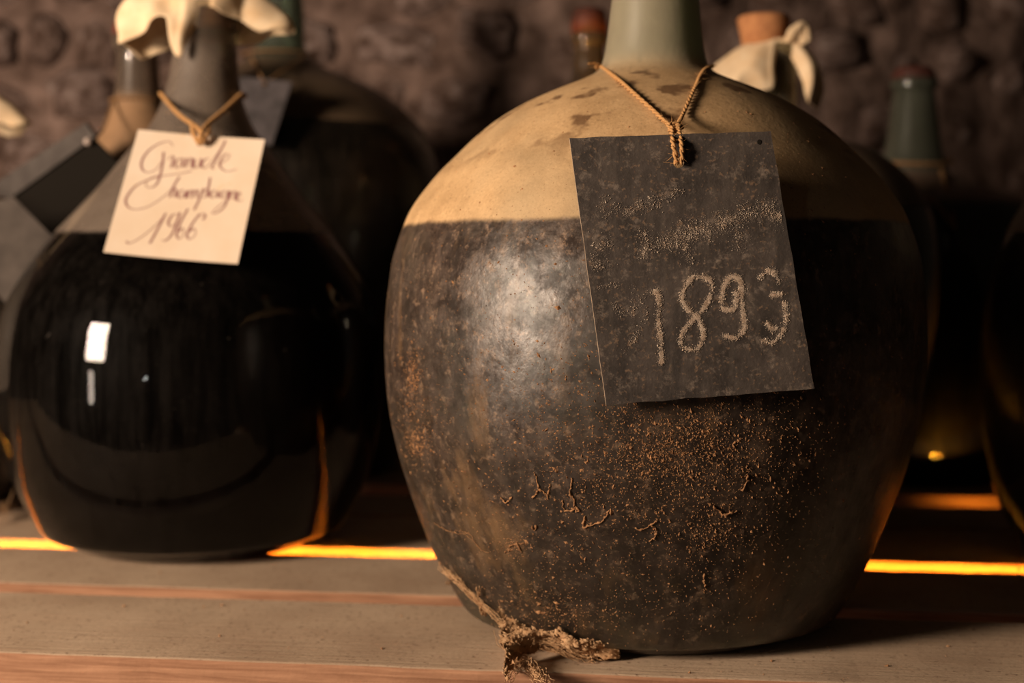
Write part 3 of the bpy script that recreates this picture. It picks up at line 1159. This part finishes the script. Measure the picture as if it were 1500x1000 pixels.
def pen(pts, w0=0.00030, w1=0.00085):
    pts = [(140 + x / 3.573, 120 + y / 3.571) for x, y in pts]
    path = resample(crv([to_plane(x, y, po, pn) for x, y in pts], 10), 0.0006)
    vs, fs = [], []
    n = len(path)
    for i, p in enumerate(path):
        tg = (path[min(i + 1, n - 1)] - path[max(i - 1, 0)]).normalized()
        s = pn.cross(tg).normalized()
        down = max(0.0, -tg.z)                    # broad-nib pressure on the down strokes
        w = w0 + (w1 - w0) * down ** 1.5
        if i in (0, n - 1): w *= 0.4
        c = curl(p) + pn * 0.00018
        vs += [c - s * w, c + s * w]
    for i in range(n - 1):
        fs.append((2 * i, 2 * i + 1, 2 * i + 3, 2 * i + 2))
    ink.add((vs, fs))


for s in [
    [(405, 335), (385, 312), (340, 320), (290, 350), (255, 390), (240, 430), (250, 465), (280, 475), (320, 455), (350, 410), (358, 368)],
    [(356, 366), (352, 420), (338, 490), (320, 535), (290, 555), (265, 545), (275, 512), (330, 490)],
    [(380, 410), (392, 390), (408, 395), (395, 450)], [(452, 398), (428, 408), (416, 435), (428, 450), (447, 432), (456, 398), (455, 447)],
    [(478, 398), (472, 448)], [(474, 440), (488, 408), (504, 400), (503, 448), (520, 440)], [(520, 402), (514, 440), (528, 450), (545, 425), (552, 400), (548, 447)], [(595, 400), (570, 408), (556, 436), (570, 452), (596, 432), (640, 375), (680, 310)],
    [(682, 308), (640, 390), (610, 448), (625, 455)], [(640, 435), (690, 408), (702, 385), (682, 380), (656, 412), (655, 448), (690, 470), (740, 460)],
    [(505, 465), (450, 478), (400, 485), (340, 495), (280, 512), (215, 545), (175, 590), (160, 625), (170, 655), (205, 670), (260, 660), (310, 635), (350, 605), (390, 570), (420, 520), (440, 495)],
    [(440, 495), (412, 540), (388, 605)], [(390, 600), (405, 565), (420, 560), (415, 605)], [(462, 562), (438, 575), (432, 600), (448, 606), (470, 572), (467, 608)],
    [(486, 565), (480, 608)], [(482, 600), (497, 572), (510, 568), (504, 608)], [(506, 600), (521, 572), (534, 566), (529, 606)],
    [(566, 555), (545, 610), (515, 670)], [(556, 590), (578, 562), (592, 572), (584, 598), (560, 606)], [(600, 500), (590, 560), (580, 600)], [(628, 566), (606, 580), (602, 602), (620, 606), (641, 572), (638, 608)],
    [(682, 568), (660, 582), (657, 604), (674, 606), (696, 572), (682, 640), (645, 680), (610, 688), (640, 655), (690, 620)], [(708, 572), (702, 616)], [(704, 606), (720, 580), (734, 578), (729, 620)],
    [(738, 608), (760, 596), (756, 580), (741, 596), (745, 625), (772, 622)],
    [(165, 835), (175, 848), (215, 830), (270, 790), (330, 735), (368, 688)], [(368, 686), (330, 760), (283, 846)], [(432, 690), (402, 697), (380, 735), (394, 756), (420, 735), (442, 680)],
    [(442, 682), (405, 785), (368, 828), (345, 826)], [(484, 662), (446, 730), (424, 798), (440, 820), (462, 790), (456, 764), (434, 782)],
    [(546, 690), (506, 740), (478, 798), (492, 822), (522, 795), (516, 764), (490, 782)], [(540, 705), (560, 688), (574, 700), (560, 722)]]:
    pen(s)
ob = ink.obj('ink_writing', M['ink'], paper, False)
tag(ob, 'faded purple brown ink script')
acc = Acc()
ph = to_plane(293, 212, po, pn)
acc.add(([ph + pn * 0.0004 + Vector((math.cos(a) * .0022, 0, math.sin(a) * .0022)) for a in [i * math.pi / 5 for i in range(10)]], [tuple(range(10))]))
acc.obj('punched_hole', M['black'], paper, False)
acc = Acc()
nz_ = P(301, 139, LD).z
ox = LX + left_off(nz_)[0]
nr = 57 * LD / FPX + 0.0022
ring = sorted([p for p in ring_path((ox, LD), nr, nz_, 50) if p.y > LD - 0.010], key=lambda p: math.atan2(p.y - LD + 0.011, p.x - ox))
twine(acc, ring, 0.0015, 0)
lp, rp = ring[-1], ring[0]
twine(acc, crv([lp, P(262, 168, 1.14), P(291, 190, 1.088), P(294, 211, 1.0845)], 12), 0.0019, 10)
twine(acc, crv([rp, P(325, 164, 1.14), P(298, 188, 1.088), P(293, 211, 1.0845)], 12), 0.0019, 10)
twine(acc, crv([P(281, 183, 1.10), P(283, 195, 1.086), P(292, 211, 1.0845)], 12), 0.0018, 6)
twine(acc, crv([P(306, 183, 1.10), P(304, 195, 1.086), P(294, 211, 1.0845)], 12), 0.0018, 6)
acc.obj('twine', M['twine'], paper)


# ------------------------------------------------------------------ the bottles behind
def scaled(prof, s, sz=None):
    return [(r * s, z * (sz or s)) for r, z in prof]


def back_bottle(px, d, prof, level, mat, label, seg=64, off=None):
    b = empty('demijohn', (P(px, 500, d).x, d, 0))
    tag(b, label, 'demijohn', 'glass demijohns on the shelf')
    o = smooth_profile(prof, 4)
    bottle_mesh('glass_body', o, seg, mat, b, 0.0035, off)
    liquid_mesh(o, level, seg, M['dark_liquid'], b, 0.0042, off)
    return b


def gm(name, level, neck, a_lo, a_up, a_neck, up, lo=(0.02, 0.014, 0.010), neckc=(0.2, 0.19, 0.14), glass=(0.5, 0.6, 0.5), seed=1.0):
    return dusty_glass(name, glass, level, neck, a_lo, a_up, a_neck, lo, tuple(x * 1.8 for x in lo), up, tuple(x * 1.35 for x in up), neckc,
                       rough_lo=0.5, groff=0.05, seed=seed)


def prof_from(rmax, zmax_body, neck_r, z_sh, z_top, full=0.62, lip=0.004):
    """base, belly, shoulder, neck and lip of a demijohn in metres"""
    return [(rmax * 0.45, 0.0015), (rmax * full * 0.92, 0.0), (rmax * full, 0.003), (rmax * (full + 0.10), 0.014), (rmax * 0.87, zmax_body * 0.32), (rmax * 0.96, zmax_body * 0.6), (rmax, zmax_body),
            (rmax * 0.965, zmax_body + (z_sh - zmax_body) * 0.36), (rmax * 0.83, zmax_body + (z_sh - zmax_body) * 0.62), (rmax * 0.60, zmax_body + (z_sh - zmax_body) * 0.82),
            (neck_r + (rmax - neck_r) * 0.17, z_sh - 0.008), (neck_r * 1.12, z_sh + 0.012), (neck_r * 1.02, z_sh + (z_top - z_sh) * 0.5), (neck_r * 0.93, z_top - 0.016),
            (neck_r * 0.93 + lip, z_top - 0.012), (neck_r * 0.93 + lip, z_top - 0.003), (neck_r * 0.93 + lip * 0.5, z_top)]


# slender bottle behind the pear demijohn, red wax
d = 1.42
zs, ztp = P(0, 150, d).z, P(0, 50, d).z
pr = [(0.03, 0.0012), (0.052, 0), (0.058, 0.003), (0.064, 0.015), (0.066, 0.10), (0.0655, 0.20), (0.060, P(0, 340, d).z), (0.0505, P(0, 280, d).z), (0.044, P(0, 225, d).z), (0.034, P(0, 185, d).z), (0.0245, zs), (0.0215, P(0, 120, d).z),
      (0.0205, ztp - 0.02), (0.0245, ztp - 0.014), (0.0245, ztp - 0.004), (0.022, ztp)]
m = gm('tan_glass', P(0, 300, d).z, zs + 0.006, 0.6, 0.85, 0.45, (0.26, 0.15, 0.075), (0.03, 0.018, 0.012), (0.17, 0.13, 0.10), (0.6, 0.5, 0.4), 2.0)
b3 = back_bottle(207, d, pr, P(0, 300, d).z, m, 'slender tan glass bottle behind the pear demijohn with a red stopper')
plug('wax_stopper', M['wax'], b3, 0.024, 0.0215, ztp - 0.001, ztp + 0.014)

# green-necked demijohn in the middle of the back row
d = 1.66
zs, ztp = P(0, 92, d).z, P(0, -40, d).z
pr = prof_from(0.192, P(0, 330, d).z, 0.0275, zs, ztp)
m = gm('green_glass', P(0, 195, d).z, zs + 0.006, 0.5, 0.75, 0.35, (0.105, 0.068, 0.038), (0.022, 0.015, 0.010), (0.13, 0.15, 0.115), (0.5, 0.62, 0.5), 3.0)
b4 = back_bottle(414, d, pr, P(0, 195, d).z, m, 'wide dark demijohn with green neck and a blue-grey slate against its shoulder')
plug('cork', M['cork'], b4, 0.021, 0.024, ztp - 0.01, ztp + 0.02)
# bit of cork lying stuck on its shoulder
fl = P(545, 161, d - 0.075)
# find the shoulder under that pixel
b4v = [v.co + b4.location for v in b4.children[0].data.vertices]
bv4 = BVHTree.FromPolygons(b4v, [tuple(p.vertices) for p in b4.children[0].data.polygons])
h = bv4.ray_cast(CAM, ray(543, 163).normalized())
if h[0] is not None:
    bm = bmesh.new()
    bmesh.ops.create_icosphere(bm, subdivisions=2, radius=1)
    for v in bm.verts:
        v.co = Vector((v.co.x * 0.009, v.co.y * 0.005, v.co.z * 0.005)) * (1 + 0.4 * noise.noise(v.co * 2))
    me = bpy.data.meshes.new('cork_chip'); bm.to_mesh(me); bm.free(); me.materials.append(M['cork'])
    o = bpy.data.objects.new('cork_chip', me); COL.objects.link(o)
    o.location = h[0] + h[1] * 0.003; o.rotation_euler = (0.3, -0.6, 0.2)
    tag(o, 'small orange chip of cork lying on the wide dark shoulder', 'cork chip')
# its slate
sq = [(352, 112), (428, 120), (398, 212), (322, 204)]
dd = 1.452
quad = [P(x, y, dd + (0.02 if i < 2 else 0)) for i, (x, y) in enumerate(sq)]
o_, n_ = pix_plane(quad)
c_ = sum(quad, Vector()) / 4
M['slate_blue'] = simple_mat('slate_blue', (0.085, 0.072, 0.075), (0.03, 0.026, 0.026), 0.7, 50, 0.3, 0.001)
s4 = empty('slate_tag', c_)
tag(s4, 'blue-grey slate tag on the wide green-necked demijohn behind', 'tag', 'tags tied to the demijohns')
slab('slate_panel', quad, n_, 0.004, to_plane(388, 124, o_, n_), 0.003, M['slate_blue'], M['slate_grey'], c_, s4)
acc = Acc()
bx = b4.location
nzz = zs + 0.004
twine(acc, ring_path((bx.x, bx.y), 0.0425, nzz + 0.004, 40), 0.0014)
twine(acc, crv([Vector((bx.x - 0.03, bx.y - 0.02, nzz)), to_plane(388, 124, o_, n_) + n_ * 0.003]), 0.0014)
twine(acc, crv([Vector((bx.x + 0.03, bx.y - 0.02, nzz)), to_plane(388, 124, o_, n_) + n_ * 0.003]), 0.0014)
acc.obj('twine', M['twine_dark'], s4)

# bottle peeping out left of the big neck
d = 1.62
zs, ztp = P(0, 130, d).z, P(0, 48, d).z
m = gm('brown_glass', P(0, 300, d).z, zs + 0.006, 0.5, 0.8, 0.45, (0.11, 0.07, 0.04), (0.02, 0.014, 0.01), (0.10, 0.08, 0.06), (0.5, 0.5, 0.42), 5.0)
b5 = back_bottle(862, d, prof_from(0.105, P(0, 380, d).z, 0.0185, zs, ztp), P(0, 300, d).z, m, 'brown bottle half hidden left of the big demijohn neck with red wax')
plug('wax_stopper', M['dark_wax'], b5, 0.0215, 0.019, ztp - 0.001, ztp + 0.026)

# cork and cloth bottle to the right of the big neck
d = 1.35
zs, ztp = P(0, 185, d).z, P(0, 66, d).z
m = gm('olive_glass', P(0, 310, d).z, zs + 0.006, 0.5, 0.8, 0.30, (0.11, 0.07, 0.04), (0.02, 0.014, 0.01), (0.16, 0.13, 0.09), (0.5, 0.5, 0.36), 6.0)
b6 = back_bottle(1134, d, prof_from(0.15, P(0, 400, d).z, 0.0195, zs, ztp), P(0, 310, d).z, m, 'cloth-capped bottle with a terracotta cork beside the big demijohn neck')
plug('cork', M['cork'], b6, 0.0195, 0.0255, ztp - 0.006, P(0, 24, d).z, (-0.012, 0.0))
cl = cloth('cloth_cover', b6, (-0.002, 0), ztp + 0.0045, 0.0225, [(0, 0.030, 60, 30), (34, 0.03, 70, 20), (95, 0.06, 40, 30), (150, 0.052, 30, 25), (195, 0.075, 18, 40), (228, 0.066, 38, 30), (256, 0.052, 58, 25),
                                                                    (268, 0.012, 80, 5), (300, 0.010, 70, 10), (314, 0.068, 34, 78), (346, 0.068, 34, 78), (354, 0.03, 60, 30)], hole=0.004, seed=6)
tag(cl, 'cream cloth spread under the cork')
acc = Acc()
for k in range(2):
    c0 = Vector((0.0125 + 0.004 * k, -0.019, P(0, 60 - k * 4, d).z))
    acc.add(tube(crv([c0 + Vector((-0.006, 0, -0.004)), c0 + Vector((-0.002, -0.004, 0.006)), c0 + Vector((0.006, 0, 0.008)), c0 + Vector((0.009, 0.002, -0.006))], 6), 0.0038, 8))
o = mesh_obj('cloth_knot', acc.v, acc.f, M['cloth'], b6)

# green bottle with red wax at the right
d = 1.65
zs, ztp = P(0, 262, d).z, P(0, 116, d).z
rows = [(300, 168), (282, 120), (266, 72), (250, 50), (215, 41), (170, 35), (140, 31)]
pr = [(0.09, 0.0015), (0.12, 0), (0.127, 0.004), (0.140, 0.02), (0.158, 0.09), (0.162, P(0, 470, d).z), (0.157, P(0, 380, d).z), (0.147, P(0, 325, d).z)] + px_profile(rows, d) + \
    [(0.0225, ztp - 0.014), (0.0265, ztp - 0.010), (0.0265, ztp - 0.002), (0.024, ztp)]
m = gm('sea_green_glass', P(0, 306, d).z, P(0, 250, d).z, 0.4, 0.8, 0.35, (0.10, 0.062, 0.042), (0.010, 0.007, 0.005), (0.13, 0.135, 0.105), (0.55, 0.62, 0.5), 7.0)
b7 = back_bottle(1334, d, pr, P(0, 306, d).z, m, 'green-necked demijohn with red wax and slack twine right of the big one')
plug('wax_stopper', M['dark_wax'], b7, 0.0262, 0.022, ztp - 0.001, ztp + 0.013)
acc = Acc()
twine(acc, ring_path((b7.location.x, d), 0.0425, P(0, 236, d).z, 40, tilt=0.006), 0.0022)
twine(acc, crv([P(1286, 238, d - 0.02), P(1325, 270, d - 0.075), P(1372, 300, d - 0.142), P(1398, 335, d - 0.162)], 12), 0.0024)
twine(acc, crv([P(1378, 248, d - 0.03), P(1390, 290, d - 0.12), P(1398, 335, d - 0.162)], 12), 0.0024)
o = mesh_obj('twine', [Vector(v) - b7.location for v in acc.v], acc.f, M['twine_dark'], b7)

# demijohn cut by the right edge
d = 1.15
hw = 0.178
pr = [(0.10, 0.0015), (0.128, 0), (0.138, 0.003), (0.148, 0.012), (0.158, 0.03), (0.169, 0.06), (0.176, 0.11), (0.1785, 0.165), (0.1765, 0.20), (0.170, 0.235), (0.158, 0.267), (0.140, 0.297), (0.115, 0.325), (0.085, 0.347),
      (0.055, 0.362), (0.040, 0.372), (0.034, 0.39), (0.030, 0.43), (0.028, 0.46), (0.033, 0.465), (0.033, 0.476), (0.03, 0.48)]
m = gm('black_glass', 0.262, 0.37, 0.55, 0.8, 0.6, (0.14, 0.11, 0.075), (0.028, 0.024, 0.018), (0.2, 0.2, 0.14), (0.5, 0.58, 0.45), 8.0)
b8 = back_bottle(1775, d, pr, 0.262, m, 'dark demijohn right of the big one with a loose thread by its foot', 96)
plug('cork', M['cork'], b8, 0.022, 0.026, 0.462, 0.505)
acc = Acc()
twine(acc, crv([P(1478, 738, 1.06), P(1490, 780, 1.05), P(1494, 815, 1.045), P(1492, 840, 1.042), Vector((P(1496, 850, 1.05).x, 1.05, 0.0012))], 10), 0.0005)
acc.obj('loose_thread', M['twine_dark'], b8)

# grey demijohn cut by the left edge, cloth corner sticking into view
d = 1.40
pr = scaled(main_prof, 0.95)
m = gm('grey_glass', 0.12, NECKZ * 0.95, 0.55, 0.96, 0.6, (0.20, 0.16, 0.125), (0.03, 0.024, 0.019), (0.2, 0.18, 0.14), (0.5, 0.5, 0.45), 9.0)
b9 = back_bottle(-158, d, pr, 0.12, m, 'grey dusty demijohn left of the pear-shaped one', 96)
zt9 = (zt + 0.034) * 0.95
plug('cork', M['cork'], b9, 0.0195, 0.022, zt9 - 0.02, zt9 + 0.012)
cl = cloth('cloth_cover', b9, (0, 0), zt9 + 0.0145, 0.029, [(0, 0.135, 26, 18), (40, 0.05, 70, 10), (90, 0.08, 40, 30), (140, 0.05, 70, 10), (180, 0.08, 30, 30), (230, 0.05, 70, 10), (270, 0.08, 50, 30), (320, 0.05, 70, 10)], seed=9)

# plain slate tag leaning on its shoulder
qp = ((-95, 312), (20, 289), (80, 350), (28, 470))
quad = [P(x, y, 1.268 if i < 2 else 1.258) for i, (x, y) in enumerate(qp)]
o_, n_ = pix_plane(quad)
quad = [to_plane(x, y, o_, n_) for x, y in qp]
c_ = sum(quad, Vector()) / 4
M['slate_pale'] = simple_mat('slate_pale', (0.075, 0.060, 0.050), (0.042, 0.033, 0.027), 0.8, 40, 0.3, 0.001)
s9 = empty('slate_tag', c_)
tag(s9, 'plain brownish grey slate tag on the grey demijohn left of the pear-shaped one', 'tag', 'tags tied to the demijohns')
h9 = to_plane(-30, 318, o_, n_)
slab('slate_panel', quad, n_, 0.004, h9, 0.003, M['slate_pale'], M['slate_grey'], c_, s9)
acc = Acc()
l9 = b9.location
z9 = NECKZ * 0.95 + 0.004
twine(acc, ring_path((l9.x, l9.y), 0.036, z9, 40), 0.0014)
for sx in (-1, 1):
    twine(acc, crv([Vector((l9.x + sx * 0.03, l9.y - 0.022, z9)), Vector((l9.x + 0.05 + sx * 0.02, l9.y - 0.085, z9 - 0.012)), h9 + n_ * 0.002], 10), 0.0013)
acc.obj('twine', M['twine_dark'], s9)

# framed slate hung between the grey demijohn and the slender bottle
quad = [P(18, 288, 1.345), P(137, 203, 1.325), P(196, 262, 1.325), P(74, 348, 1.345)]
o_, n_ = pix_plane(quad)
quad = [to_plane(x, y, o_, n_) for x, y in ((18, 288), (137, 203), (196, 262), (74, 348))]
c_ = sum(quad, Vector()) / 4
s3 = empty('slate_tag', c_)
tag(s3, 'tilted dark slate with a grey top rail on the slender tan bottle', 'tag', 'tags tied to the demijohns')
slab('slate_panel', quad, n_, 0.004, None, 0, M['black'], M['slate_grey'], c_, s3)
rail = [to_plane(x, y, o_, n_) + n_ * 0.003 for x, y in ((-24, 280), (128, 180), (141, 200), (16, 291))]
slab('top_rail', rail, n_, 0.007, None, 0, M['slate_grey'], M['slate_grey'], c_, s3)
nc = to_plane(132, 207, o_, n_) + n_ * 0.005
bm = bmesh.new()
bmesh.ops.create_uvsphere(bm, u_segments=14, v_segments=8, radius=0.0036)
for v in bm.verts: v.co += nc - c_
me = bpy.data.meshes.new('nail_head'); bm.to_mesh(me); bm.free(); me.materials.append(M['nail'])
o = bpy.data.objects.new('nail_head', me); COL.objects.link(o); o.parent = s3
acc = Acc()
b3l = b3.location
twine(acc, ring_path((b3l.x, b3l.y), 0.027, P(0, 148, 1.42).z, 40), 0.0014)
twine(acc, crv([Vector((b3l.x - 0.02, b3l.y - 0.018, P(0, 148, 1.42).z)), P(150, 190, 1.35), nc], 10), 0.0013)
acc.obj('twine', M['twine_dark'], s3)

# wisps of web on the boards
rnd = random.Random(31)


def wisp(name, label, pxs, spread, nf, rad=0.0005, lift=0.004):
    a_ = Acc()
    base = [G(x, y) + Vector((0, 0, lift)) for x, y in pxs]
    for k in range(nf):
        pts = [p + Vector((rnd.gauss(0, spread), rnd.gauss(0, spread), abs(rnd.gauss(0, spread)))) for p in base]
        a_.add(tube(crv(pts, 8), rad, 4))
    for k in range(nf * 4):
        crumb(a_, rnd.choice(base) + Vector((rnd.gauss(0, spread * 2), rnd.gauss(0, spread * 2), -lift + 0.0004)), Vector((0, 0, 1)), 0.0012, rnd)
    tag(a_.obj(name, M['web']), label, 'cobweb', kind='stuff')


wisp('cobweb', 'thin wispy cobweb on the boards beside the dark right demijohn', [(1318, 694), (1345, 686), (1372, 690), (1398, 702)], 0.006, 18, 0.0008)
wisp('cobweb', 'thin pale cobweb strands by the foot of the pear demijohn', [(2, 770), (10, 745), (22, 720), (34, 700)], 0.008, 10)

# specks of dirt on the boards
rnd = random.Random(41)
a_ = Acc()
for _ in range(420):
    x = rnd.uniform(-0.7, 0.7)
    u = rnd.uniform(0.82, 1.31)
    if 0.968 < u < 1.005 or 1.13 < u < 1.172: continue
    yy = u - SL * x
    if any((x - b_.location.x) ** 2 + (yy - b_.location.y) ** 2 < 0.125 ** 2 for b_ in (demi, pear)) or (x - b8.location.x) ** 2 + (yy - b8.location.y) ** 2 < 0.15 ** 2: continue
    crumb(a_, Vector((x, u - SL * x, 0.0002)), Vector((0, 0, 1)), 0.0004 * (1 + rnd.expovariate(1.2)), rnd)
for px, py in ((182, 888), (322, 932), (454, 852), (560, 950), (40, 912), (1010, 985), (1300, 975), (1130, 968)):
    crumb(a_, G(px, py), Vector((0, 0, 1)), 0.0018, rnd)
tag(a_.obj('dirt_specks', M['crumb'], None, False), 'scattered brown specks of dirt on the shelf boards', 'dirt', kind='stuff')
